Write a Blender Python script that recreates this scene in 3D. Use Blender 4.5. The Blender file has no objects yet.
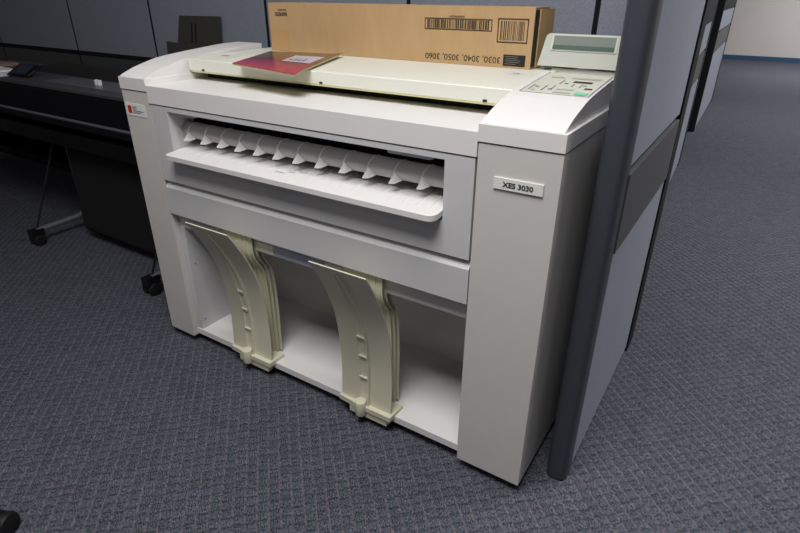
import bpy, bmesh, math, random
from mathutils import Vector, Matrix, noise
random.seed(7)
S = bpy.context.scene
COL = S.collection

# ------------------------------------------------------------------ camera, world, lights, exposure
def camera():
    yaw, pitch, roll = 0.5673, 0.4651, 0.0055
    cy, sy, cp, sp = math.cos(yaw), math.sin(yaw), math.cos(pitch), math.sin(pitch)
    fwd = Vector((-sy*cp, cy*cp, -sp)); right = Vector((cy, sy, 0)); up = right.cross(fwd)
    r = math.cos(roll)*right + math.sin(roll)*up
    u = -math.sin(roll)*right + math.cos(roll)*up
    cd = bpy.data.cameras.new('camera'); co = bpy.data.objects.new('camera', cd); COL.objects.link(co)
    m = Matrix((( r.x, u.x, -fwd.x, 1.6237), (r.y, u.y, -fwd.y, -.9843), (r.z, u.z, -fwd.z, 1.1343), (0, 0, 0, 1)))
    co.matrix_world = m
    cd.sensor_width = 36; cd.lens = 545.4665*36/800; cd.clip_start = .02
    S.camera = co
camera()
w = bpy.data.worlds.new('world'); S.world = w; w.use_nodes = True
w.node_tree.nodes['Background'].inputs[0].default_value = (.95, .97, 1, 1)
w.node_tree.nodes['Background'].inputs[1].default_value = .15
# x, y, size x, size y, watts
LAMPS = [(1.2, -.9, 1.2, 1.0, 38), (2.8, 1.9, .6, 1.2, 46), (2.9, 5.6, .6, 1.2, 46), (2.9, 9.8, .6, 1.2, 85), (-.9, -2.4, 1.2, .6, 4)]
S.view_settings.view_transform = 'Standard'; S.view_settings.look = 'None'
S.view_settings.gamma = 1; S.view_settings.use_curve_mapping = False
S.view_settings.exposure = 0.75

# ------------------------------------------------------------------ materials
def srgb(c):
    return tuple((x/255/12.92 if x/255 <= .04045 else ((x/255+.055)/1.055)**2.4) for x in c) + (1,)
def mat(name, rgb, rough=.5, metal=0, bump=0, bscale=400, var=0, vscale=8, spec=.5, coat=0):
    m = bpy.data.materials.new(name); m.use_nodes = True
    nt = m.node_tree; b = nt.nodes['Principled BSDF']
    c = srgb(rgb)
    b.inputs['Base Color'].default_value = c; b.inputs['Roughness'].default_value = rough
    b.inputs['Metallic'].default_value = metal; b.inputs['Specular IOR Level'].default_value = spec
    b.inputs['Coat Weight'].default_value = coat
    tc = nt.nodes.new('ShaderNodeTexCoord')
    if var:
        n = nt.nodes.new('ShaderNodeTexNoise'); n.inputs['Scale'].default_value = vscale; n.inputs['Detail'].default_value = 5
        nt.links.new(tc.outputs['Object'], n.inputs['Vector'])
        mx = nt.nodes.new('ShaderNodeMix'); mx.data_type = 'RGBA'
        mx.inputs['A'].default_value = tuple(x*(1-var) for x in c[:3])+(1,)
        mx.inputs['B'].default_value = tuple(min(1, x*(1+var)) for x in c[:3])+(1,)
        nt.links.new(n.outputs['Fac'], mx.inputs['Factor']); nt.links.new(mx.outputs['Result'], b.inputs['Base Color'])
    if bump:
        n2 = nt.nodes.new('ShaderNodeTexNoise'); n2.inputs['Scale'].default_value = bscale; n2.inputs['Detail'].default_value = 3
        nt.links.new(tc.outputs['Object'], n2.inputs['Vector'])
        bp = nt.nodes.new('ShaderNodeBump'); bp.inputs['Strength'].default_value = bump; bp.inputs['Distance'].default_value = .002
        nt.links.new(n2.outputs['Fac'], bp.inputs['Height']); nt.links.new(bp.outputs['Normal'], b.inputs['Normal'])
    return m
M = dict(
    shell=mat('warm_white_plastic', (204, 201, 197), .42, bump=.08, var=.03, vscale=5),
    panel=mat('cool_white_plastic', (200, 199, 200), .42, bump=.08, var=.03, vscale=5),
    lid=mat('white_plastic', (226, 223, 221), .4, bump=.06, var=.03, vscale=9),
    cover=mat('ivory_plastic', (228, 228, 216), .4, var=.03, vscale=6),
    yellow=mat('aged_yellow_plastic', (214, 208, 160), .5),
    guide=mat('cream_plastic', (210, 207, 184), .42, var=.04, vscale=12),
    bluetape=mat('pale_blue_label', (172, 184, 200), .5),
    blk=mat('black_plastic', (18, 18, 20), .4),
    blkmatte=mat('matte_black', (9, 9, 10), .8),
    rubber=mat('black_rubber', (14, 14, 14), .6),
    plot=mat('plotter_black_plastic', (15, 15, 17), .32, bump=.04),
    plotdeck=mat('plotter_charcoal_plastic', (62, 62, 66), .4, var=.1, vscale=6),
    plotgrey=mat('plotter_dark_grey_plastic', (84, 82, 90), .3),
    cloth=mat('black_cloth', (7, 7, 8), .95),
    alu=mat('grey_painted_metal', (120, 122, 124), .35, metal=.3),
    frame=mat('charcoal_frame', (60, 63, 71), .42, bump=.05),
    frameb=mat('black_frame', (26, 27, 31), .8, spec=.2),
    race=mat('raceway_grey', (74, 75, 77), .6, bump=.05),
    wall=mat('beige_wall_paint', (196, 191, 187), .8, bump=.1, bscale=150, var=.03, vscale=3),
    base=mat('blue_baseboard', (44, 76, 104), .5),
    ceil=mat('ceiling_tile', (190, 190, 186), .9, bump=.3, bscale=120),
    ink=mat('black_ink', (28, 24, 22), .6),
    inkbrown=mat('brown_black_ink', (52, 38, 26), .7),
    label=mat('white_label', (226, 226, 222), .45),
    red=mat('red_label_print', (196, 46, 34), .5),
    grey=mat('grey_print', (120, 120, 122), .6),
    lcd=mat('grey_display_window', (128, 134, 126), .3),
    lcdark=mat('green_grey_display_strip', (84, 104, 94), .3),
    disp=mat('grey_beige_plastic', (190, 192, 182), .45),
    green=mat('mint_green_button', (126, 206, 170), .45),
    overlay=mat('control_overlay', (206, 206, 192), .4),
    olive=mat('olive_grey_print', (120, 120, 100), .5),
    palekey=mat('pale_olive_key', (176, 176, 158), .5),
    roller=mat('textured_grey_roller', (182, 180, 180), .6, bump=.5, bscale=260),
    lilac=mat('pale_lilac_picture', (196, 188, 204), .3),
    paper=mat('white_paper', (225, 226, 228), .8),
    pink=mat('pinkish_paper', (150, 120, 112), .8),
    screen=mat('dark_blue_screen', (42, 50, 64), .2),
    holder=mat('smoked_grey_plastic', (68, 67, 66), .38, bump=.03),
    pages=mat('yellowed_page_edges', (214, 204, 164), .8),
    lampm=mat('lamp_housing', (220, 220, 220), .6),
)

def fabric(name, a, b2, sc=420):
    m = bpy.data.materials.new(name); m.use_nodes = True; nt = m.node_tree; b = nt.nodes['Principled BSDF']
    tc = nt.nodes.new('ShaderNodeTexCoord'); n = nt.nodes.new('ShaderNodeTexNoise')
    n.inputs['Scale'].default_value = sc; n.inputs['Detail'].default_value = 4; n.inputs['Roughness'].default_value = .7
    nt.links.new(tc.outputs['Object'], n.inputs['Vector'])
    cr = nt.nodes.new('ShaderNodeValToRGB'); cr.color_ramp.elements[0].position = .32; cr.color_ramp.elements[1].position = .68
    cr.color_ramp.elements[0].color = srgb(a); cr.color_ramp.elements[1].color = srgb(b2)
    nt.links.new(n.outputs['Fac'], cr.inputs['Fac']); nt.links.new(cr.outputs['Color'], b.inputs['Base Color'])
    bp = nt.nodes.new('ShaderNodeBump'); bp.inputs['Strength'].default_value = .3; bp.inputs['Distance'].default_value = .002
    nt.links.new(n.outputs['Fac'], bp.inputs['Height']); nt.links.new(bp.outputs['Normal'], b.inputs['Normal'])
    b.inputs['Roughness'].default_value = .95; b.inputs['Specular IOR Level'].default_value = .2
    return m
M['fab'] = fabric('blue_grey_panel_fabric', (120, 124, 137), (158, 162, 176))
M['fabdark'] = fabric('lower_panel_fabric', (74, 74, 78), (92, 92, 96))

def carpet():
    m = bpy.data.materials.new('basket_weave_carpet'); m.use_nodes = True; nt = m.node_tree; N = nt.nodes; L = nt.links
    b = N['Principled BSDF']; tc = N.new('ShaderNodeTexCoord')
    mp = N.new('ShaderNodeMapping'); mp.inputs['Rotation'].default_value = (0, 0, math.radians(45)); L.new(tc.outputs['Object'], mp.inputs['Vector'])
    wn = N.new('ShaderNodeTexNoise'); wn.inputs['Scale'].default_value = 45; wn.inputs['Detail'].default_value = 2; L.new(mp.outputs['Vector'], wn.inputs['Vector'])
    sub = N.new('ShaderNodeVectorMath'); sub.operation = 'SUBTRACT'; sub.inputs[1].default_value = (.5, .5, .5); L.new(wn.outputs['Color'], sub.inputs[0])
    scl = N.new('ShaderNodeVectorMath'); scl.operation = 'SCALE'; scl.inputs['Scale'].default_value = .006; L.new(sub.outputs[0], scl.inputs[0])
    add = N.new('ShaderNodeVectorMath'); add.operation = 'ADD'; L.new(mp.outputs['Vector'], add.inputs[0]); L.new(scl.outputs[0], add.inputs[1])
    def math_(op, a, b_=None, c=None):
        k = N.new('ShaderNodeMath'); k.operation = op
        for i_, v in enumerate((a, b_, c)):
            if v is None: continue
            if isinstance(v, (int, float)): k.inputs[i_].default_value = v
            else: L.new(v, k.inputs[i_])
        return k.outputs[0]
    sp = N.new('ShaderNodeSeparateXYZ'); L.new(add.outputs[0], sp.inputs[0])
    PX, PY = .0265, .0285
    def line(v, pitch, width):                                    # 1 on the joint, 0 inside the cell
        d = math_('PINGPONG', v, pitch/2)
        mr = N.new('ShaderNodeMapRange'); mr.interpolation_type = 'SMOOTHSTEP'
        mr.inputs['From Min'].default_value = 0; mr.inputs['From Max'].default_value = width
        mr.inputs['To Min'].default_value = 1; mr.inputs['To Max'].default_value = 0
        L.new(d, mr.inputs['Value']); return mr.outputs['Result']
    row = math_('FLOOR', math_('DIVIDE', sp.outputs['Y'], PY))
    xs = math_('ADD', sp.outputs['X'], math_('MULTIPLY', math_('MODULO', row, 2), .004))
    va, ha = line(xs, PX, .0042), line(sp.outputs['Y'], PY, .0048)
    cell = N.new('ShaderNodeCombineXYZ'); L.new(math_('FLOOR', math_('DIVIDE', xs, PX)), cell.inputs[0]); L.new(row, cell.inputs[1])
    wt = N.new('ShaderNodeTexWhiteNoise'); wt.noise_dimensions = '2D'; L.new(cell.outputs[0], wt.inputs['Vector'])
    # pile: streaks along the yarn plus grain
    sm = N.new('ShaderNodeMapping'); sm.inputs['Scale'].default_value = (150, 330, 1); L.new(mp.outputs['Vector'], sm.inputs['Vector'])
    fn = N.new('ShaderNodeTexNoise'); fn.inputs['Scale'].default_value = 1; fn.inputs['Detail'].default_value = 3; fn.inputs['Roughness'].default_value = .7
    L.new(sm.outputs['Vector'], fn.inputs['Vector'])
    r1 = N.new('ShaderNodeValToRGB'); r1.color_ramp.elements[0].position = .36; r1.color_ramp.elements[1].position = .66
    r1.color_ramp.elements[0].color = srgb((24, 28, 37)); r1.color_ramp.elements[1].color = srgb((124, 128, 142))
    L.new(fn.outputs['Fac'], r1.inputs['Fac'])
    gn = N.new('ShaderNodeTexNoise'); gn.inputs['Scale'].default_value = 28; gn.inputs['Detail'].default_value = 2; L.new(tc.outputs['Object'], gn.inputs['Vector'])
    tone = math_('ADD', math_('MULTIPLY', wt.outputs['Value'], .16), math_('MULTIPLY', gn.outputs['Fac'], .24))
    # each cell shades off towards one side, as the loops lean
    fr_ = math_('FRACT', math_('DIVIDE', sp.outputs['Y'], PY)); lean = math_('ADD', math_('MULTIPLY', fr_, .14), math_('MULTIPLY', math_('FRACT', math_('DIVIDE', xs, PX)), .14))
    tone2 = math_('MULTIPLY', math_('ADD', math_('ADD', tone, lean), .46), math_('SUBTRACT', 1, math_('MULTIPLY', va, .42)))
    cmb = N.new('ShaderNodeCombineColor')
    for k in range(3): L.new(tone2, cmb.inputs[k])
    mul = N.new('ShaderNodeMix'); mul.data_type = 'RGBA'; mul.blend_type = 'MULTIPLY'; mul.inputs['Factor'].default_value = 1
    L.new(r1.outputs['Color'], mul.inputs['A']); L.new(cmb.outputs[0], mul.inputs['B'])
    # pinkish brown yarn running along the joints, broken up by noise
    yn = N.new('ShaderNodeTexNoise'); yn.inputs['Scale'].default_value = 90; yn.inputs['Detail'].default_value = 3; L.new(tc.outputs['Object'], yn.inputs['Vector'])
    yr = N.new('ShaderNodeMapRange'); yr.inputs['From Min'].default_value = .38; yr.inputs['From Max'].default_value = .66; L.new(yn.outputs['Fac'], yr.inputs['Value'])
    yarn = math_('MULTIPLY', math_('MAXIMUM', math_('MULTIPLY', va, .12), math_('MULTIPLY', ha, .75)), yr.outputs['Result'])
    mx = N.new('ShaderNodeMix'); mx.data_type = 'RGBA'; mx.inputs['B'].default_value = srgb((134, 120, 122))
    L.new(yarn, mx.inputs['Factor']); L.new(mul.outputs['Result'], mx.inputs['A']); L.new(mx.outputs['Result'], b.inputs['Base Color'])
    h = math_('SUBTRACT', math_('ADD', math_('MULTIPLY', fn.outputs['Fac'], .5), math_('MULTIPLY', fr_, .4)), math_('MULTIPLY', math_('MAXIMUM', va, ha), .5))
    bp = N.new('ShaderNodeBump'); bp.inputs['Strength'].default_value = .8; bp.inputs['Distance'].default_value = .005
    L.new(h, bp.inputs['Height']); L.new(bp.outputs['Normal'], b.inputs['Normal'])
    b.inputs['Roughness'].default_value = 1; b.inputs['Specular IOR Level'].default_value = .1
    return m
M['carpet'] = carpet()

def cardboard():
    m = bpy.data.materials.new('brown_cardboard'); m.use_nodes = True; nt = m.node_tree; N = nt.nodes; L = nt.links; b = N['Principled BSDF']
    tc = N.new('ShaderNodeTexCoord'); mp = N.new('ShaderNodeMapping'); mp.inputs['Scale'].default_value = (14, 14, 3); L.new(tc.outputs['Object'], mp.inputs['Vector'])
    n = N.new('ShaderNodeTexNoise'); n.inputs['Scale'].default_value = 3; n.inputs['Detail'].default_value = 4; L.new(mp.outputs['Vector'], n.inputs['Vector'])
    r = N.new('ShaderNodeValToRGB'); r.color_ramp.elements[0].color = srgb((176, 144, 102)); r.color_ramp.elements[1].color = srgb((194, 160, 116))
    L.new(n.outputs['Fac'], r.inputs['Fac']); L.new(r.outputs['Color'], b.inputs['Base Color']); b.inputs['Roughness'].default_value = .8
    return m
M['card'] = cardboard()
M['tape'] = mat('packing_tape', (190, 150, 100), .3, coat=.3)

def magazine_mat():
    m = bpy.data.materials.new('magazine_cover_print'); m.use_nodes = True; nt = m.node_tree; N = nt.nodes; L = nt.links; b = N['Principled BSDF']
    tc = N.new('ShaderNodeTexCoord')
    sep = N.new('ShaderNodeSeparateXYZ'); L.new(tc.outputs['UV'], sep.inputs[0])
    n = N.new('ShaderNodeTexNoise'); n.inputs['Scale'].default_value = 3.2; n.inputs['Detail'].default_value = 5; L.new(tc.outputs['UV'], n.inputs['Vector'])
    a = N.new('ShaderNodeMath'); a.operation = 'MULTIPLY_ADD'; a.inputs[1].default_value = .5; L.new(n.outputs['Fac'], a.inputs[0]); L.new(sep.outputs['Y'], a.inputs[2])
    r = N.new('ShaderNodeValToRGB'); e = r.color_ramp.elements
    e[0].position = .25; e[0].color = srgb((176, 58, 84)); e[1].position = 1.2/1.5+.1; e[1].color = srgb((112, 84, 62))
    k = e.new(.5); k.color = srgb((150, 44, 78)); k = e.new(.68); k.color = srgb((92, 40, 58))
    L.new(a.outputs[0], r.inputs['Fac']); L.new(r.outputs['Color'], b.inputs['Base Color']); b.inputs['Roughness'].default_value = .22
    return m
M['mag'] = magazine_mat()

# ------------------------------------------------------------------ helpers
def obj(name, bm, m, parent=None, smooth=False, bevel=0, seg=2):
    if bevel:
        es = [e for e in bm.edges if len(e.link_faces) == 2 and e.calc_face_angle(0) > .6]
        bmesh.ops.bevel(bm, geom=es, offset=bevel, segments=seg, affect='EDGES', profile=.5, clamp_overlap=True)
    bmesh.ops.recalc_face_normals(bm, faces=bm.faces[:])
    me = bpy.data.meshes.new(name); bm.to_mesh(me); bm.free()
    ms = m if isinstance(m, (list, tuple)) else [m]
    for x in ms: me.materials.append(M[x])
    o = bpy.data.objects.new(name, me); COL.objects.link(o)
    if parent: o.parent = parent; o.matrix_parent_inverse = parent.matrix_world.inverted()
    if smooth or bevel:
        for p in me.polygons: p.use_smooth = True
        try: me.set_sharp_from_angle(angle=math.radians(28))
        except Exception: pass
    return o
def setup(o, label=None, cat=None, group=None, kind=None):
    if label: o['label'] = label
    if cat: o['category'] = cat
    if group: o['group'] = group
    if kind: o['kind'] = kind
    return o
def thing(name, loc, label, cat, group=None):
    o = bpy.data.objects.new(name, None); COL.objects.link(o); o.location = loc; o.empty_display_size = .1
    o.matrix_world = Matrix.Translation(loc)
    return setup(o, label, cat, group)
def bx(bm, x0, x1, y0, y1, z0, z1, mi=0):
    v = [bm.verts.new(p) for p in ((x0,y0,z0),(x1,y0,z0),(x1,y1,z0),(x0,y1,z0),(x0,y0,z1),(x1,y0,z1),(x1,y1,z1),(x0,y1,z1))]
    for f in ((0,3,2,1),(4,5,6,7),(0,1,5,4),(1,2,6,5),(2,3,7,6),(3,0,4,7)):
        bm.faces.new([v[i] for i in f]).material_index = mi
    return v
def box(name, x0, x1, y0, y1, z0, z1, m, parent=None, bevel=0, seg=2):
    bm = bmesh.new(); bx(bm, x0, x1, y0, y1, z0, z1); return obj(name, bm, m, parent, bevel=bevel, seg=seg)
def prism_x(bm, prof, x0, x1):                                   # (y,z) outline extruded along x
    a = [bm.verts.new((x0, y, z)) for y, z in prof]; b = [bm.verts.new((x1, y, z)) for y, z in prof]
    n = len(prof); bm.faces.new(a); bm.faces.new(b[::-1])
    for i in range(n): bm.faces.new((a[i], a[(i+1) % n], b[(i+1) % n], b[i]))
def prism_z(bm, prof, z0, z1):
    a = [bm.verts.new((x, y, z0)) for x, y in prof]; b = [bm.verts.new((x, y, z1)) for x, y in prof]
    n = len(prof); bm.faces.new(a); bm.faces.new(b[::-1])
    for i in range(n): bm.faces.new((a[i], a[(i+1) % n], b[(i+1) % n], b[i]))
def prism_y(bm, prof, y0, y1):
    a = [bm.verts.new((x, y0, z)) for x, z in prof]; b = [bm.verts.new((x, y1, z)) for x, z in prof]
    n = len(prof); bm.faces.new(a); bm.faces.new(b[::-1])
    for i in range(n): bm.faces.new((a[i], a[(i+1) % n], b[(i+1) % n], b[i]))
def cyl(bm, p0, p1, r, n=20, r2=None):
    p0, p1 = Vector(p0), Vector(p1); d = p1-p0; q = d.to_track_quat('Z', 'Y').to_matrix().to_4x4()
    bmesh.ops.create_cone(bm, cap_ends=True, segments=n, radius1=r, radius2=r if r2 is None else r2, depth=d.length,
                          matrix=Matrix.Translation((p0+p1)/2) @ q)
def tube(bm, pts, r, n=10):
    pts = [Vector(p) for p in pts]; rings = []
    for i, p in enumerate(pts):
        t = (pts[min(i+1, len(pts)-1)]-pts[max(i-1, 0)]).normalized()
        a = t.orthogonal().normalized() if i == 0 else (rings[-1][1]-t*rings[-1][1].dot(t)).normalized()
        b = t.cross(a)
        rings.append(([bm.verts.new(p+r*(math.cos(2*math.pi*k/n)*a+math.sin(2*math.pi*k/n)*b)) for k in range(n)], a))
    for (A, _), (B, _) in zip(rings, rings[1:]):
        for k in range(n): bm.faces.new((A[k], A[(k+1) % n], B[(k+1) % n], B[k]))
    bm.faces.new(rings[0][0]); bm.faces.new(rings[-1][0][::-1])
def spline(pts, k=6):
    P = [Vector((*p, 0)) for p in pts]; P = [2*P[0]-P[1]]+P+[2*P[-1]-P[-2]]; out = []
    for i in range(1, len(P)-2):
        for j in range(k):
            t = j/k
            q = .5*((2*P[i])+(-P[i-1]+P[i+1])*t+(2*P[i-1]-5*P[i]+4*P[i+1]-P[i+2])*t*t+(-P[i-1]+3*P[i]-3*P[i+1]+P[i+2])*t**3)
            out.append((q.x, q.y))
    out.append((P[-2].x, P[-2].y)); return out
def sheet_prof(c, th):                                            # thicken a (y,z) curve into a closed outline
    L_ = []; R_ = []
    for i, p in enumerate(c):
        a = c[max(i-1, 0)]; b = c[min(i+1, len(c)-1)]
        d = Vector((b[0]-a[0], b[1]-a[1])).normalized(); n = Vector((-d.y, d.x))
        L_.append((p[0]+n.x*th/2, p[1]+n.y*th/2)); R_.append((p[0]-n.x*th/2, p[1]-n.y*th/2))
    return L_+R_[::-1]
def text(name, body, width, height, origin, xdir, ydir, m, parent, bold=0, depth=.0006, align='LEFT'):
    cu = bpy.data.curves.new('txt', 'FONT'); cu.body = body; cu.size = 1; cu.extrude = 0; cu.offset = bold
    t = bpy.data.objects.new('txt', cu); COL.objects.link(t)
    dg = bpy.context.evaluated_depsgraph_get(); dg.update()
    me = bpy.data.meshes.new_from_object(t.evaluated_get(dg)); bpy.data.objects.remove(t); bpy.data.curves.remove(cu)
    xs = [v.co.x for v in me.vertices]; ys = [v.co.y for v in me.vertices]
    x0, x1, y0, y1 = min(xs), max(xs), min(ys), max(ys)
    X = Vector(xdir).normalized(); Y = Vector(ydir).normalized(); Z = X.cross(Y); O = Vector(origin)
    bm = bmesh.new(); bm.from_mesh(me); bpy.data.meshes.remove(me)
    for v in bm.verts:
        v.co = O + X*((v.co.x-x0)/(x1-x0)*width) + Y*((v.co.y-y0)/(y1-y0)*height) + Z*depth
    g = bmesh.ops.extrude_face_region(bm, geom=bm.faces[:])
    for v in [e for e in g['geom'] if isinstance(e, bmesh.types.BMVert)]: v.co -= Z*depth*.9
    return obj(name, bm, m, parent)

# ------------------------------------------------------------------ the room
def struct(name, *a, m):
    o = box(name, *a, m); o['kind'] = 'structure'; return o
X0, X1, Y0, Y1, H = -5.5, 6.0, -4.0, 12.1, 2.7
struct('floor', X0, X1, Y0, Y1, -.1, 0, m='carpet')
struct('ceiling', X0, X1, Y0, Y1, H, H+.1, m='ceil')
struct('wall_back', X0-.1, X1+.1, Y1, Y1+.1, -.1, H+.1, m='wall')
struct('wall_front', X0-.1, X1+.1, Y0-.1, Y0, -.1, H+.1, m='wall')
struct('wall_left', X0-.1, X0, Y0, Y1, -.1, H+.1, m='wall')
struct('wall_right', X1, X1+.1, Y0, Y1, -.1, H+.1, m='wall')
struct('baseboard_back', X0, X1, Y1-.012, Y1, 0, .085, m='base')

for i, (lx, ly, sx, sy, wt) in enumerate(LAMPS):
    t = thing('ceiling_light', (lx, ly, H), ['rectangular office ceiling light above the copier',
        'rectangular ceiling light over the aisle nearest the copier', 'rectangular ceiling light halfway down the aisle',
        'rectangular ceiling light by the far beige wall', 'rectangular ceiling light in front of the plotter cubicle'][i], 'light', 'office ceiling lights')
    bm = bmesh.new(); f = .04
    bx(bm, lx-sx/2-f, lx-sx/2, ly-sy/2-f, ly+sy/2+f, H-.04, H); bx(bm, lx+sx/2, lx+sx/2+f, ly-sy/2-f, ly+sy/2+f, H-.04, H)
    bx(bm, lx-sx/2, lx+sx/2, ly-sy/2-f, ly-sy/2, H-.04, H); bx(bm, lx-sx/2, lx+sx/2, ly+sy/2, ly+sy/2+f, H-.04, H)
    obj('housing', bm, 'lampm', t)
    ld = bpy.data.lights.new('lamp', 'AREA'); ld.shape = 'RECTANGLE'; ld.size = sx; ld.size_y = sy; ld.energy = wt; ld.color = (1, .99, .985)
    lo = bpy.data.objects.new('lamp', ld); COL.objects.link(lo); lo.parent = t; lo.location = (0, 0, -.02)

# ------------------------------------------------------------------ cubicle partitions
PH = 1.62
def back_panel(x0, x1, label):
    y = .9
    t = thing('cubicle_divider', ((x0+x1)/2, y+.03, 0), label, 'partition', 'partition panels behind the machines')
    box('frame', x0+.001, x1-.001, y-.002, y+.055, 0, PH, 'frameb', t)
    g = .0085
    box('upper_fabric_panel', x0+g, x1-g, y-.004, y+.012, .822, PH-.03, 'fab', t, bevel=.002)
    box('raceway', x0+g, x1-g, y-.004, y+.012, .655, .797, 'race', t, bevel=.003)
    box('lower_fabric_panel', x0+g, x1-g, y-.002, y+.012, .06, .645, 'fabdark', t, bevel=.004)
    box('trim_strip', x0+g, x1-g, y-.001, y+.012, .806, .813, 'race', t)
seams = [-3.52, -2.755, -1.832, -1.086, -.27, .456, 1.137, 1.38]
labs = ['blue-grey fabric cubicle partition at the far left edge of the photo', 'blue-grey fabric partition behind the small plotter screen',
        'blue-grey fabric partition behind the middle of the black plotter', 'blue-grey fabric partition behind the upright grey document holder',
        'blue-grey fabric partition behind the left half of the cardboard box', 'blue-grey fabric partition behind the right half of the cardboard box',
        'narrow blue-grey partition behind the copier display, beside the end panel']
# widths follow the seams seen between the panels
for a, b, l in zip(seams, seams[1:], labs): back_panel(a, b, l)

def end_panel():
    t = thing('cubicle_divider', (1.414, .5, 0), 'large partition with a charcoal end post standing right beside the copier', 'partition')
    xa, xb = 1.387, 1.441
    # rounded end post
    bm = bmesh.new(); c = (xa+xb)/2; hw = (xb-xa)/2; pr = []
    for k in range(13):
        a = math.pi + math.pi*k/12; pr.append((c+hw*math.copysign(abs(math.cos(a))**.55, math.cos(a)), .128+.03*-abs(math.sin(a))**.8))
    pr += [(xb, .15), (xa, .15)]
    prism_z(bm, pr, .006, PH); obj('end_post', bm, 'frame', t, smooth=True)
    box('frame', xa+.008, xb-.008, .15, .80, .012, PH-.01, 'frameb', t)
    for nm, z0, z1, m in (('lower_fabric_panel', .02, .632, 'fab'), ('upper_fabric_panel', .828, PH-.03, 'fab')):
        bm = bmesh.new(); bx(bm, xb-.009, xb-.001, .154, .792, z0, z1); bx(bm, xa+.001, xa+.009, .154, .792, z0, z1)
        obj(nm, bm, m, t, bevel=.003)
    bm = bmesh.new(); bx(bm, xb-.009, xb+.003, .151, .794, .638, .812); bx(bm, xa-.003, xa+.009, .151, .794, .638, .812)
    obj('raceway', bm, 'race', t, bevel=.003)
    box('corner_post', xa-.002, xb+.004, .797, .887, .0, PH, 'frameb', t, bevel=.006)
    box('top_cap', xa-.002, xb+.002, .098, .887, PH, PH+.012, 'frame', t, bevel=.004)
end_panel()

def far_panel(p0, p1, th, h, label, bands):
    x0, y0 = p0; x1, y1 = p1
    t = thing('cubicle_divider', ((x0+x1)/2, (y0+y1)/2, 0), label, 'partition', 'partitions further down the aisle')
    d = Vector((x1-x0, y1-y0)); L_ = d.length; ang = math.atan2(d.y, d.x)
    R_ = Matrix.Translation((x0, y0, 0)) @ Matrix.Rotation(ang, 4, 'Z')
    def b_(nm, a0, a1, t0, t1, z0, z1, m, bv=0):
        bm = bmesh.new(); bx(bm, a0, a1, t0, t1, z0, z1); bmesh.ops.transform(bm, matrix=R_, verts=bm.verts[:]); obj(nm, bm, m, t, bevel=bv)
    # local x runs down the aisle, local -y is the aisle side
    b_('frame', .04, L_-.04, .006, th, .0, h, 'frameb')
    b_('end_post', 0, .05, -.004, th+.004, 0, h+.35, 'frameb', .005)
    b_('corner_post', L_-.16, L_, -.004, th+.004, 0, h+.35, 'frameb', .005)
    z = .03
    for k, zt in enumerate(bands):
        b_('fabric_panel', .052, L_-.162, -.002, .008, z, zt, 'fab' if k != 1 else 'race'); z = zt+.014
    b_('top_rail', .045, L_-.045, -.004, th+.004, h, h+.35, 'frameb')
far_panel((1.285, 2.2), (1.224, 3.59), .06, .98, 'grey partition in the middle distance, just past the large end panel', [.62, .80, .975])
far_panel((1.181, 4.72), (1.139, 6.69), .06, 1.02, 'furthest grey partition down the aisle, nearest the beige wall', [.66, .84, 1.01])

# ------------------------------------------------------------------ the large copier / printer
P = thing('large_format_copier', (.675, .25, 0), 'wide off-white large-format copier with an open paper bin below', 'copier')
XL, XR, W = .124, 1.178, 1.35
YB = .475
for x0, x1 in ((0, XL-.001), (XR+.001, W)):
    bm = bmesh.new(); bx(bm, x0, x1, 0, YB, .03, .871); obj('side_column', bm, 'shell', P, bevel=.0035 if x0 else .0055)
cap = [(0, .909), (.048, .927), (.093, .939), (.137, .949), (.205, .957), (.319, .967), (.40, .973), (.475, .975)]
capc = spline(cap, 4)
def capz(y):
    for a, b in zip(capc, capc[1:]):
        if a[0] <= y <= b[0]: return a[1]+(b[1]-a[1])*(y-a[0])/(b[0]-a[0])
    return .975
for x0, x1, ins0, ins1 in ((0, XL, .001, .006), (XR, W, .001, .006)):
    bm = bmesh.new(); bx(bm, x0-.001, x1+(.001 if x0 else 0), -.002, YB+.001, .8745, .9085)
    c = obj('end_cap', bm, 'lid', P, bevel=.004)
    hp = [(max(y, .004), z+.0005) for y, z in capc] + [(YB-.002, .904)]
    if x0: hp = [(max(y, .004), z+.0005) for y, z in capc if y < .342] + [(.346, capz(.346)), (.358, .952), (.372, .945), (YB-.002, .943), (YB-.002, .904)]
    bm = bmesh.new(); prism_x(bm, [(.004, .904)]+hp, x0+ins0, x1-ins1)
    obj('raised_hood', bm, 'lid', c, bevel=.0016)
for x0, x1 in ((.004, XL-.006), (XR+.006, W-.004)): box('cap_gap', x0, x1, .006, YB-.01, .8705, .8746, 'blkmatte', P)

# centre front: lid, slotted panel, drawer
box('front_lid', XL+.001, XR-.0015, -.0015, YB-.005, .8425, .892, 'lid', P, bevel=.0035)
box('lid_gap', XL+.004, XR-.004, .006, .12, .838, .8427, 'blkmatte', P)
ox0, ox1, oz0, oz1 = .20, 1.105, .69, .826
bm = bmesh.new()
bx(bm, XL+.003, ox0, 0, .13, .612, .8385); bx(bm, ox1, XR-.004, 0, .13, .612, .8385)
bx(bm, ox0, ox1, 0, .13, oz1, .8385); bx(bm, ox0, ox1, 0, .13, .612, oz0)
obj('front_panel', bm, 'panel', P)
box('inner_housing', XL+.001, XR-.001, .13, YB-.01, .46, .842, 'blkmatte', P)
box('lower_housing', XL+.001, XR-.001, .052, .13, .492, .611, 'panel', P)
# grille of dark bristles above the roller
bm = bmesh.new()
for k in range(150):
    x = ox0+.004+k*(ox1-ox0-.008)/149; bx(bm, x-.0011, x+.0011, .085, .13, .783, .822)
obj('bristle_grille', bm, 'blk', P)
for x0, x1 in ((.206, .304), (.958, 1.068)): box('edge_clip', x0, x1, .006, .06, .8175, .826, 'panel', P, bevel=.002)

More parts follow.
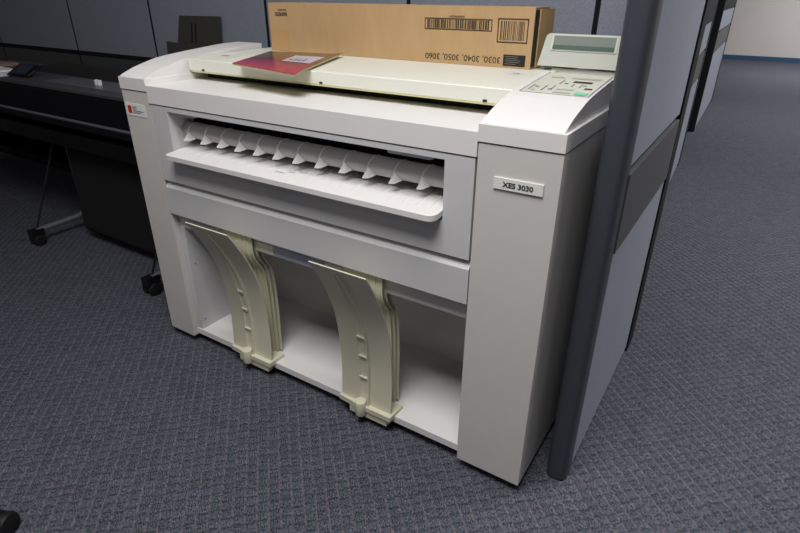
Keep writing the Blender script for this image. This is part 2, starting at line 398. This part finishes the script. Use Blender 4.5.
# paper exit roller with pointed fins
bm = bmesh.new(); cyl(bm, (ox0+.001, .066, .764), (ox1-.001, .066, .764), .0235, 32)
roller = obj('exit_roller', bm, 'roller', P, smooth=True)
FX = [.223, .296, .366, .437, .509, .581, .651, .725, .802, .874, .949, 1.024]
for x in FX:
    bm = bmesh.new()
    # thin collar hugging the roller, ending in a pointed scoop
    cy_, cz_ = .066, .764; ring = []
    for k in range(12):
        a = math.radians(75+k*12.5); ro = .0250+.0003*k
        ring.append(((cy_+math.cos(a)*.0225, cz_+math.sin(a)*.0225), (cy_+math.cos(a)*ro, cz_+math.sin(a)*ro)))
    slant = lambda k: x+.016-.0016*k
    pv = None
    for k, (i_, o_) in enumerate(ring):
        s = slant(k); v = [bm.verts.new((s, *i_)), bm.verts.new((s, *o_)), bm.verts.new((s+.0022, *o_)), bm.verts.new((s+.0022, *i_))]
        if pv:
            for q in range(4): bm.faces.new((pv[q], pv[(q+1) % 4], v[(q+1) % 4], v[q]))
        else: bm.faces.new(v)
        pv = v
    bm.faces.new(pv[::-1])
    T = bm.verts.new((x, .022, .7405)); U = bm.verts.new((x+.006, .040, .766)); A = bm.verts.new((x+.003, .058, .744)); B = bm.verts.new((x+.021, .052, .7435)); C_ = bm.verts.new((x+.010, .034, .7385))
    for f in ((T, U, A), (T, B, U), (T, C_, B), (T, A, C_), (A, U, B), (A, B, C_)): bm.faces.new(f)
    obj('paper_fin', bm, 'lid', roller)
# output tray with rounded front corners
bm = bmesh.new(); yb, yf = .125, -.036
def trz(y): return .709 + (y-yf)*.10
pr = [(ox0+.002, yb), (ox0+.002, yf+.012)] + [(ox0+.002+.012*(1-math.cos(a)), yf+.012*(1-math.sin(a))) for a in [math.pi/2*k/4 for k in range(1, 5)]]
pr += [(ox1-.022+.020*math.sin(a), yf+.020*(1-math.cos(a))) for a in [math.pi/2*k/4 for k in range(0, 5)]] + [(ox1-.002, yb)]
a = [bm.verts.new((x, y, trz(y)-.013)) for x, y in pr]; b = [bm.verts.new((x, y, trz(y))) for x, y in pr]; n = len(pr)
bm.faces.new(a); bm.faces.new(b[::-1])
for i in range(n): bm.faces.new((a[i], a[(i+1) % n], b[(i+1) % n], b[i]))
tray = obj('output_tray', bm, 'lid', P, bevel=.002)
bm = bmesh.new()
for k in range(0, 3):
    pass
for x in [.215+.0357*k for k in range(25)]:
    q = [bm.verts.new((x+dx, y, trz(y)+dz)) for y in (.0, .12) for dx, dz in ((-.0012, -.001), (0, .0012), (.0012, -.001))]
    bm.faces.new((q[0], q[1], q[4], q[3])); bm.faces.new((q[1], q[2], q[5], q[4])); bm.faces.new((q[0], q[2], q[1])); bm.faces.new((q[3], q[4], q[5]))
obj('tray_rib', bm, 'lid', tray)['kind'] = 'stuff'
# faint blue print smudge on the tray
bm = bmesh.new()
for k, (xx, ww) in enumerate(((.60, .03), (.635, .02), (.66, .028))):
    y = .01+.012*k; v = [bm.verts.new((xx+i*ww, y+j*.006, trz(y+j*.006)+.0009)) for i, j in ((0, 0), (1, 0), (1, 1), (0, 1))]; bm.faces.new(v)
obj('ink_smudge', bm, 'bluetape', tray)

# drawer front with bevelled top
bm = bmesh.new(); prism_x(bm, [(.014, .607), (0, .588), (0, .501), (.05, .501), (.05, .607)], XL+.003, XR-.002)
obj('drawer_front', bm, 'panel', P, bevel=.0015)
rail = box('lower_rail', XL+.001, XR-.001, .026, .052, .447, .487, 'shell', P, bevel=.002)
for i, (x0, x1, m) in enumerate(((.448, .545, 'cover'), (.549, .735, 'bluetape'), (.739, .797, 'cover'), (.17, .33, 'overlay'))):
    box('rail_label', x0, x1, .0245, .027, .45, .479, m, rail, bevel=.0005)
# open bin
box('bin_floor', XL-.002, XR+.002, .019, .36, .034, .055, 'lid', P, bevel=.0015)
box('bin_back_wall', XL, XR, .345, .36, .055, .46, 'shell', P)
for x0, x1 in ((XL, .148), (XR-.01, XR)): box('bin_side_wall', x0, x1, .022, .345, .055, .447, 'panel', P, bevel=.001)
for z in (.09, .31):
    bm = bmesh.new(); cyl(bm, (.147, .04, z), (.1495, .04, z), .003, 10); obj('screw', bm, 'grey', P)
# castors
for x, y in ((.19, .06), (1.11, .075), (.19, .42), (1.11, .42)):
    bm = bmesh.new(); cyl(bm, (x-.012, y, .019), (x+.012, y, .019), .019, 18); c = obj('caster', bm, 'rubber', P, smooth=True)
    box('caster_fork', x-.018, x+.018, y-.012, y+.012, .019, .035, 'blk', c, bevel=.002)

# catch guides
GC = spline([(-.092, .545), (-.070, .510), (-.036, .445), (-.008, .370), (.008, .290), (.016, .200), (.014, .120), (.010, .062)], 5)
RC = spline([(.016, .500), (.014, .450), (.022, .415), (.046, .370), (.055, .300), (.056, .200), (.052, .062)], 5)
def at_curve(c, z):
    for p, q in zip(c, c[1:]):
        if q[1] <= z <= p[1]: return p[0]+(q[0]-p[0])*(p[1]-z)/(p[1]-q[1])
    return c[-1][0]
def guide(x0):
    x1 = x0+.173
    bm = bmesh.new(); prism_x(bm, sheet_prof(GC, .003), x0, x1)
    g = obj('paper_guide', bm, 'guide', P, smooth=True)
    # raised centre channel that fades in near the top
    cc = [(y-.003*(min(1, (.53-z)/.07)), z) for y, z in GC if z < .52]
    bm = bmesh.new(); n = len(cc)
    xl = [x0+.062+.004*min(1, max(0, (.50-z)/.25)) for y, z in cc]; xr = [x0+.082+.020*min(1, max(0, (.52-z)/.2)) for y, z in cc]
    rows = []
    for i, (y, z) in enumerate(cc):
        rows.append([bm.verts.new(p) for p in ((xl[i], y+.003, z), (xl[i]+.001, y-.004, z), (xl[i]+.0035, y-.004, z), (xl[i]+.005, y-.001, z),
                                               (xr[i]-.007, y-.001, z), (xr[i]-.005, y-.007, z), (xr[i]-.001, y-.007, z), (xr[i], y+.003, z))])
    for a_, b_ in zip(rows, rows[1:]):
        for q in range(7): bm.faces.new((a_[q], a_[q+1], b_[q+1], b_[q]))
        bm.faces.new((a_[7], a_[0], b_[0], b_[7]))
    bm.faces.new(rows[0]); bm.faces.new(rows[-1][::-1])
    obj('centre_channel', bm, 'guide', g, smooth=False)
    for z in (.300, .232, .158):
        y = at_curve(GC, z); box('cross_rib', x0+.068, x0+.097, y-.0095, y, z-.002, z+.002, 'guide', g, bevel=.0006)
    bm = bmesh.new()   # clip gripping the bin floor
    prism_z(bm, [(x0-.004, .0), (x0+.05, -.004), (x0+.05, -.006), (x0+.18, -.006), (x0+.182, .058), (x0-.004, .058)], .050, .066)
    obj('base_clip', bm, 'guide', g, bevel=.002)
    box('clip_hook', x0+.035, x0+.165, -.002, .0185, .026, .052, 'guide', g, bevel=.002)
    bm = bmesh.new(); cyl(bm, (x0+.079, -.006, .036), (x0+.079, -.006, .084), .0165, 24); obj('round_knob', bm, 'guide', g, smooth=True, bevel=.002)
    for k in range(3):
        off = .012*k
        bm = bmesh.new(); prism_x(bm, sheet_prof([(y+off, z) for y, z in RC], .0022), x0+.020+.002*k, x0+.146+.005*k)
        r = obj('rear_guide_plate', bm, 'guide', g, smooth=True)
        bm = bmesh.new()
        if k: bm.free(); continue
        for q in range(2):
            xx = x0+.100+q*.022; c2 = [(y+off-.0022, z) for y, z in RC if z > .30]
            prism_x(bm, sheet_prof(c2, .002), xx, xx+.003)
        obj('stiffening_ridge', bm, 'guide', r)
    return g
guide(.326); guide(.789)

# scanner cover
bm = bmesh.new(); prism_x(bm, [(.158, .9195), (.158, .9495), (.160, .9518), (.42, .960), (.56, .960), (.56, .9195)], XL+.0015, XR+.0005-.002)
cover = obj('scanner_cover', bm, 'cover', P, bevel=.0012)
def covz(y): return .9518+(y-.1645)*(.960-.9518)/(.42-.1645) if y < .42 else .960
box('cover_edge_strip', XL+.01, XR-.004, .159, .20, .9145, .9197, 'yellow', cover, bevel=.001)
box('scanner_throat', XL+.012, XR-.004, .215, YB-.01, .892, .9195, 'blkmatte', P)
for x in (.189, .648, 1.115): box('latch_hole', x-.005, x+.005, .1565, .160, .9205, .9255, 'blk', cover)
for x, y, ww, dd in ((.145, .235, .075, .05), (1.085, .345, .04, .03)):
    bm = bmesh.new(); bm.faces.new([bm.verts.new((x+i*ww, y+j*dd, covz(y+j*dd)+.0006)) for i, j in ((0, 0), (1, 0), (1, 1), (0, 1))])
    k = obj('white_sticker', bm, 'label', cover)
    box('sticker_print', x+ww*.25, x+ww*.7, y+dd*.35, y+dd*.55, covz(y+dd*.5)+.0004, covz(y+dd*.5)+.0012, 'grey', k)

# control panel overlay on the right cap
rc = [o for o in P.children if o.name.startswith('end_cap')][1]
def on_cap(name, rects, m, dz, parent):
    bm = bmesh.new()
    for x0, x1, y0, y1 in rects:
        n = max(1, int((y1-y0)/.015)); pv = None
        for k in range(n+1):
            y = y0+(y1-y0)*k/n; z = capz(y)+.0005
            v = [bm.verts.new((x0, y, z+dz)), bm.verts.new((x1, y, z+dz))]
            if pv: bm.faces.new((pv[0], pv[1], v[1], v[0]))
            pv = v
    return obj(name, bm, m, parent)
cp = on_cap('control_panel', [(1.197, 1.338, .150, .338)], 'overlay', .0010, rc)
for x in (1.196, 1.3385): on_cap('panel_border', [(x-.001, x+.001, .148, .34)], 'grey', .0014, cp)
on_cap('green_button', [(1.307, 1.333, .154, .172)], 'green', .0022, cp)
for q in ((1.314, 1.330, .200, .209), (1.276, 1.316, .25, .264)): on_cap('dark_legend', [q], 'inkbrown', .0020, cp)
on_cap('key_print', [(1.207, 1.209, .165, .21), (1.214, 1.222, .19, .196), (1.234, 1.236, .165, .21), (1.245, 1.254, .178, .184), (1.250, 1.252, .178, .215),
                     (1.252, 1.254, .23, .27), (1.262, 1.270, .235, .241), (1.283, 1.285, .21, .235), (1.300, 1.302, .21, .24), (1.305, 1.312, .225, .23)], 'grey', .0020, cp)
for q in [(1.214, 1.222, .162, .172), (1.262, 1.298, .158, .166), (1.262, 1.296, .182, .192), (1.215, 1.245, .285, .295), (1.262, 1.325, .285, .30)]: on_cap('pale_key', [q], 'palekey', .0016, cp)
# tilting display
dm = Matrix.Translation((0, .448, .974)) @ Matrix.Rotation(math.radians(-14), 4, 'X')
bm = bmesh.new(); prism_y(bm, [(1.127, .0), (1.349, .0), (1.345, .071), (1.142, .071), (1.137, .067)], 0, .032)
bmesh.ops.transform(bm, matrix=dm, verts=bm.verts[:]); disp = obj('display', bm, 'disp', P, bevel=.004)
def dpart(nm, x0, x1, z0, z1, y0, y1, m, par):
    bm = bmesh.new(); bx(bm, x0, x1, y0, y1, z0, z1); bmesh.ops.transform(bm, matrix=dm, verts=bm.verts[:]); return obj(nm, bm, m, par)
dpart('bezel_rim', 1.150, 1.310, .034, .072, -.0022, 0, 'overlay', disp)
dpart('display_window', 1.155, 1.305, .037, .069, -.003, 0, 'lcd', disp)
dpart('display_strip', 1.155, 1.305, .037, .047, -.0036, 0, 'lcdark', disp)
bm = bmesh.new(); cyl(bm, (1.236, .484, .940), (1.236, .484, .982), .028, 24); obj('display_pedestal', bm, 'disp', P, smooth=True)
box('display_base', 1.16, 1.343, .455, .473, .9425, .966, 'disp', P, bevel=.002)

# name plate and sticker
npl = box('name_plate', 1.218, 1.320, -.0035, .0002, .787, .810, 'label', P, bevel=.0012)
text('lettering', 'XES 3030', .063, .0105, (1.2375, -.0036, .7928), (1, 0, 0), (0, 0, 1), 'ink', npl, bold=.022)
st = box('asset_sticker', .006, .100, -.0012, .0002, .797, .834, 'label', P, bevel=.0004)
box('red_logo', .016, .034, -.0018, -.0010, .805, .827, 'red', st)
bm = bmesh.new()
bx(bm, .040, .060, -.0018, -.001, .823, .8255); bx(bm, .040, .058, -.0018, -.001, .817, .8195)
bx(bm, .040, .090, -.0018, -.001, .8115, .814); bx(bm, .040, .074, -.0018, -.001, .8065, .809)
obj('sticker_text', bm, 'grey', st)

# ------------------------------------------------------------------ cardboard box on the scanner cover
B = thing('cardboard_box', (.66, .483, .9606), 'long brown cardboard box lying on the copier with upside-down printing', 'box')
bx0, bx1, by0, by1, bz0, bz1 = .210, 1.110, .432, .535, .9606, 1.102
body = box('box_body', bx0, bx1, by0, by1, bz0, bz1, 'card', B, bevel=.002)
box('top_flap', bx0+.0005, bx1-.0005, by0+.001, by1-.001, bz1-.0002, bz1+.002, 'card', B, bevel=.0008)
bm = bmesh.new(); bx(bm, bx1+.001, bx1+.0045, by0+.03, by1, bz0+.002, bz1-.002)
for v in bm.verts: v.co.x += max(0, v.co.y-by0-.03)*.14
obj('end_flap', bm, 'card', B)
box('end_gap', bx1-.0002, bx1+.0012, by0+.002, by0+.034, bz0+.004, bz1-.004, 'inkbrown', B)
yf = by0
def fr(bm, x0, x1, z0, z1, t):
    bx(bm, x0, x1, yf-.0008, yf, z0, z0+t); bx(bm, x0, x1, yf-.0008, yf, z1-t, z1); bx(bm, x0, x0+t, yf-.0008, yf, z0, z1); bx(bm, x1-t, x1, yf-.0008, yf, z0, z1)
bm = bmesh.new(); fr(bm, .798, .998, 1.046, 1.0745, .0022); x = .806
while x < .988:
    w_ = random.choice((.0010, .0016, .0028, .0036)); bx(bm, x, x+w_, yf-.0007, yf, 1.0495, 1.071); x += w_+random.choice((.0010, .0016, .003))
obj('long_barcode', bm, 'inkbrown', B)
bm = bmesh.new(); fr(bm, 1.014, 1.096, 1.021, 1.078, .0026); x = 1.022
while x < 1.086:
    w_ = random.choice((.0010, .0016, .0024)); bx(bm, x, x+w_, yf-.0007, yf, 1.027, 1.072); x += w_+random.choice((.0016, .0024, .0034))
obj('square_barcode', bm, 'inkbrown', B)
blot = box('black_label', 1.036, 1.096, yf-.0008, yf, .9655, .993, 'ink', B, bevel=.0003)
bm = bmesh.new()
for k in range(5):
    z = .970+.0045*k; x = 1.041+.004*(k % 2); bx(bm, x, x+.03+.006*(k % 3), yf-.0012, yf-.0008, z, z+.0012)
obj('scuffed_print', bm, 'grey', blot)
LX, UD = (-1, 0, 0), (0, 0, -1)
text('model_numbers', '3030, 3040, 3050, 3060', .226, .0175, (1.028, yf-.0001, .9875), LX, UD, 'inkbrown', B)
text('part_number', '006R90295', .052, .0115, (.290, yf-.0001, 1.077), LX, UD, 'inkbrown', B, bold=.02)
text('small_print', '006R90295', .036, .0048, (.288, yf-.0001, 1.086), LX, UD, 'inkbrown', B)
text('small_print', '006R90295', .046, .0050, (.918, yf-.0001, 1.0815), LX, UD, 'inkbrown', B)
box('packing_tape', .2105, .290, yf-.0006, yf, .964, 1.026, 'tape', B)

# ------------------------------------------------------------------ magazine
MG = thing('magazine', (.45, .25, .957), 'thin magazine with a crimson cover lying on the ivory scanner lid', 'magazine')
c00, c10, c11, c01 = Vector((.385, .100, .9605)), Vector((.650, .060, .9575)), Vector((.535, .398, .9685)), Vector((.258, .375, .9645))
def mag_sheet(nm, inset, dz, th, m, uv=False):
    bm = bmesh.new(); n = 12; g = []
    uvl = bm.loops.layers.uv.new('UVMap')
    for lvl in (0, 1):
        rows = []
        for j in range(n+1):
            row = []
            for i in range(n+1):
                u = inset+(1-2*inset)*i/n; v = inset+(1-2*inset)*j/n
                p = (c00*(1-u)+c10*u)*(1-v)+(c01*(1-u)+c11*u)*v
                p = p + Vector((0, 0, dz + (th if lvl else 0) - .0035*max(0, (.25-v)/.25)**2*u + .004*max(0, (u-.8)/.2)**2*v))
                row.append((bm.verts.new(p), (u, v)))
            rows.append(row)
        g.append(rows)
    def face(vs):
        f = bm.faces.new([a for a, _ in vs])
        for l, (_, t_) in zip(f.loops, vs): l[uvl].uv = t_
    for j in range(n):
        for i in range(n):
            face([g[1][j][i], g[1][j][i+1], g[1][j+1][i+1], g[1][j+1][i]]); face([g[0][j][i], g[0][j+1][i], g[0][j+1][i+1], g[0][j][i+1]])
    for k in range(n):
        face([g[0][0][k], g[0][0][k+1], g[1][0][k+1], g[1][0][k]]); face([g[0][n][k+1], g[0][n][k], g[1][n][k], g[1][n][k+1]])
        face([g[0][k+1][0], g[0][k][0], g[1][k][0], g[1][k+1][0]]); face([g[0][k][n], g[0][k+1][n], g[1][k+1][n], g[1][k][n]])
    return obj(nm, bm, m, MG, smooth=True)
mag_sheet('pages', .004, -.0052, .0046, 'pages')
cv = mag_sheet('cover', 0, -.0006, .0008, 'mag')
def magq(nm, u0, u1, v0, v1, m, sk=0):
    bm = bmesh.new(); vs = []
    for u, v in ((u0, v0), (u1, v0), (u1+sk, v1), (u0+sk, v1)):
        p = (c00*(1-u)+c10*u)*(1-v)+(c01*(1-u)+c11*u)*v; vs.append(bm.verts.new(p+Vector((0, 0, .0010))))
    bm.faces.new(vs); return obj(nm, bm, m, cv)
pq = magq('cover_picture', .50, .90, .40, .76, 'lilac')
bm = bmesh.new()
for k in range(4):
    u0 = .56+.06*k; vs = []
    for u, v in ((u0, .46), (u0+.035, .46), (u0+.035, .55+.03*(k % 2)), (u0, .55+.03*(k % 2))):
        p = (c00*(1-u)+c10*u)*(1-v)+(c01*(1-u)+c11*u)*v; vs.append(bm.verts.new(p+Vector((0, 0, .0014))))
    bm.faces.new(vs)
obj('picture_detail', bm, 'grey', pq)

# ------------------------------------------------------------------ black plotter on the left
Q = thing('black_plotter', (-1.0, .4, 0), 'black wide-format plotter on a wheeled stand left of the copier', 'plotter')
px0, px1 = -1.98, -.13
bm = bmesh.new()
prism_x(bm, [(.205, .775), (.198, .765), (.215, .70), (.235, .66), (.26, .60), (.34, .56), (.62, .56), (.64, .60), (.64, .775)], px0, px1)
obj('body', bm, 'plot', Q, smooth=True, bevel=.003)
box('deck', px0+.005, px1-.005, .198, .60, .774, .784, 'plotdeck', Q, bevel=.004)
box('paper_slot', -1.02, -.40, .33, .365, .7838, .786, 'blk', Q)
bm = bmesh.new(); prism_x(bm, [(.42, .784), (.44, .795), (.50, .801), (.60, .800), (.64, .79), (.64, .784)], -1.46, -.70)
obj('roll_cover', bm, 'blkmatte', Q, bevel=.004)
box('inner_deck_panel', -1.0, -.46, .26, .40, .7835, .7875, 'plotgrey', Q, bevel=.001)
bm = bmesh.new(); cyl(bm, (px0, .165, .672), (px1, .165, .672), .0065, 14); obj('front_bar', bm, 'plotgrey', Q, smooth=True)
bm = bmesh.new(); cyl(bm, (px1-.02, .165, .672), (px1-.01, .23, .69), .009, 10); cyl(bm, (px0+.05, .165, .672), (px0+.05, .23, .69), .009, 10); obj('bar_bracket', bm, 'plotgrey', Q, smooth=True)
box('under_body', px0+.1, px1-.06, .27, .60, .50, .565, 'plot', Q, bevel=.01)
bm = bmesh.new()
bx(bm, -.702, -.694, .315, .330, .7875, .808)
obj('white_tab', bm, 'label', Q); bm = bmesh.new(); bx(bm, -.682, -.674, .315, .330, .7875, .808)
obj('white_tab', bm, 'label', Q)
# stand: two legs each with foot bar, wheel and brace
for i, x in enumerate((-1.235, -.322)):
    bm = bmesh.new()
    path = [(x, .15, .072), (x, .36, .080), (x, .385, .088), (x, .40, .11), (x, .402, .20), (x, .402, .50)]
    tube(bm, path, .013, 10); leg = obj('stand_leg', bm, 'alu', Q, smooth=True)
    bm = bmesh.new(); tube(bm, [(x, .155, .085), (x, .36, .52)], .0045, 8); obj('brace', bm, 'blk', leg, smooth=True)
    bm = bmesh.new(); tube(bm, [(x, .40, .11), (x, .62, .075), (x, .66, .072)], .012, 8); obj('rear_foot', bm, 'blk', leg, smooth=True)
    for y in (.143, .66):
        bm = bmesh.new(); cyl(bm, (x-.030, y, .027), (x-.006, y, .027), .027, 22); cyl(bm, (x+.006, y, .027), (x+.030, y, .027), .027, 22)
        c = obj('caster', bm, 'rubber', leg, smooth=True, bevel=.003)
    bm = bmesh.new(); bx(bm, x-.022, x+.022, .115, .175, .045, .080); obj('caster_housing', bm, 'blk', leg, bevel=.008)
# hanging catch bin of black cloth
bm = bmesh.new(); prof = spline([(.325, .52), (.318, .30), (.312, .12), (.33, .045), (.44, .035), (.52, .06), (.55, .25), (.56, .52)], 4)
prism_x(bm, sheet_prof(prof, .004), -1.085, -.40); prism_x(bm, prof, -1.085, -1.079); prism_x(bm, prof, -.406, -.40)
obj('catch_bin', bm, 'cloth', Q, smooth=True)
# control screen on a short arm
sc_m = Matrix.Translation((-1.235, .28, .788)) @ Matrix.Rotation(math.radians(8), 4, 'Z') @ Matrix.Rotation(math.radians(28), 4, 'X')
def spart(nm, a, m, par, bv=0):
    bm = bmesh.new(); bx(bm, *a); bmesh.ops.transform(bm, matrix=sc_m, verts=bm.verts[:]); return obj(nm, bm, m, par, bevel=bv)
scr = spart('control_screen', (-.08, .07, -.01, .075, .0, .010), 'plot', Q, .004)
spart('screen_glass', (-.055, .035, .002, .066, .0102, .0112), 'screen', scr)
bm = bmesh.new(); cyl(bm, (-1.20, .30, .783), (-1.21, .31, .803), .012, 12); obj('screen_arm', bm, 'plotdeck', Q, smooth=True)

def paper(name, cx_, cy_, z, w_, d_, rot, th, m, label, cat, n=1, grp=None):
    t = Matrix.Translation((cx_, cy_, z)) @ Matrix.Rotation(rot, 4, 'Z')
    bm = bmesh.new()
    bx(bm, -w_/2, w_/2, -d_/2, d_/2, 0, th)
    bmesh.ops.bevel(bm, geom=[e for e in bm.edges if abs(e.verts[0].co.z-e.verts[1].co.z) > th/2], offset=.004, segments=2, affect='EDGES')
    bmesh.ops.subdivide_edges(bm, edges=bm.edges[:], cuts=2, use_grid_fill=True)
    for v in bm.verts: v.co.z += .003*abs(v.co.x/w_)*abs(v.co.y/d_)
    bmesh.ops.transform(bm, matrix=t, verts=bm.verts[:])
    o = obj(name, bm, m); setup(o, label, cat, grp); return o
paper('paper_sheet', -1.41, .265, .7845, .21, .14, .12, .0012, 'paper', 'white sheet lying flat on the plotter, lowest of the papers', 'paper')
paper('paper_stack', -1.54, .30, .787, .20, .13, -.05, .008, 'paper', 'small stack of white paper beside the plotter screen', 'paper')
paper('envelope', -1.80, .42, .7845, .24, .12, .1, .014, 'pink', 'pinkish brown paper packet at the left edge of the plotter', 'envelope')

# ------------------------------------------------------------------ document holder hooked on the partition
D = thing('document_holder', (-.70, .86, .84), 'dark grey upright plastic document holder against the partition behind the plotter', 'document holder')
dmt = Matrix.Translation((-.735, .862, .795)) @ Matrix.Rotation(math.radians(-3), 4, 'X')
bm = bmesh.new(); prism_y(bm, [(-.168, 0), (.178, 0), (.176, .165), (.188, .24), (-.088, .24), (-.150, .06)], 0, .012)
bm.free()
bm = bmesh.new(); prism_y(bm, [(-.160, 0), (.165, 0), (.185, .236), (-.092, .234)], 0, .010)
bmesh.ops.transform(bm, matrix=dmt, verts=bm.verts[:]); hb = obj('back_plate', bm, 'holder', D, bevel=.003)
bm = bmesh.new(); prism_y(bm, [(-.185, 0), (.160, 0), (.164, .118), (.10, .108), (-.02, .112), (-.178, .118)], -.028, -.022)
bx(bm, -.184, -.179, -.024, .004, 0, .117); bx(bm, .156, .162, -.024, .004, 0, .117); bx(bm, -.184, .162, -.024, .004, 0, .005)
bmesh.ops.transform(bm, matrix=dmt, verts=bm.verts[:]); obj('front_pocket', bm, 'holder', D)
bm = bmesh.new()
for xx in (-.010, .018):
    prism_y(bm, [(xx-.014, .118), (xx-.006, .118), (xx+.006, .205), (xx-.002, .205)], -.0015, .001)
bmesh.ops.transform(bm, matrix=dmt, verts=bm.verts[:]); obj('slot', bm, 'blkmatte', hb)

# ------------------------------------------------------------------ castor of a chair at the bottom left corner
K = thing('chair_base', (.12, -.93, 0), 'rounded black chair castor and foot at the bottom left corner of the photo', 'chair base')
bm = bmesh.new(); cyl(bm, (.383, -.752, .028), (.405, -.742, .028), .028, 24); cyl(bm, (.357, -.764, .028), (.379, -.754, .028), .028, 24)
obj('caster', bm, 'rubber', K, smooth=True, bevel=.004)
bm = bmesh.new(); tube(bm, [(.381, -.753, .060), (.30, -.825, .072), (.18, -.925, .09)], .014, 10); obj('leg', bm, 'blk', K, smooth=True)
for k in range(1, 5):
    a = math.atan2(.154, .216)+k*2*math.pi/5; x, y = .18+.265*math.cos(a), -.925+.265*math.sin(a)
    bm = bmesh.new(); tube(bm, [(x, y, .062), (.18+.13*math.cos(a), -.925+.13*math.sin(a), .075), (.18, -.925, .09)], .014, 10); obj('leg', bm, 'blk', K, smooth=True)
    bm = bmesh.new(); cyl(bm, (x-.022, y, .028), (x+.022, y, .028), .028, 20); obj('caster', bm, 'rubber', K, smooth=True, bevel=.004)
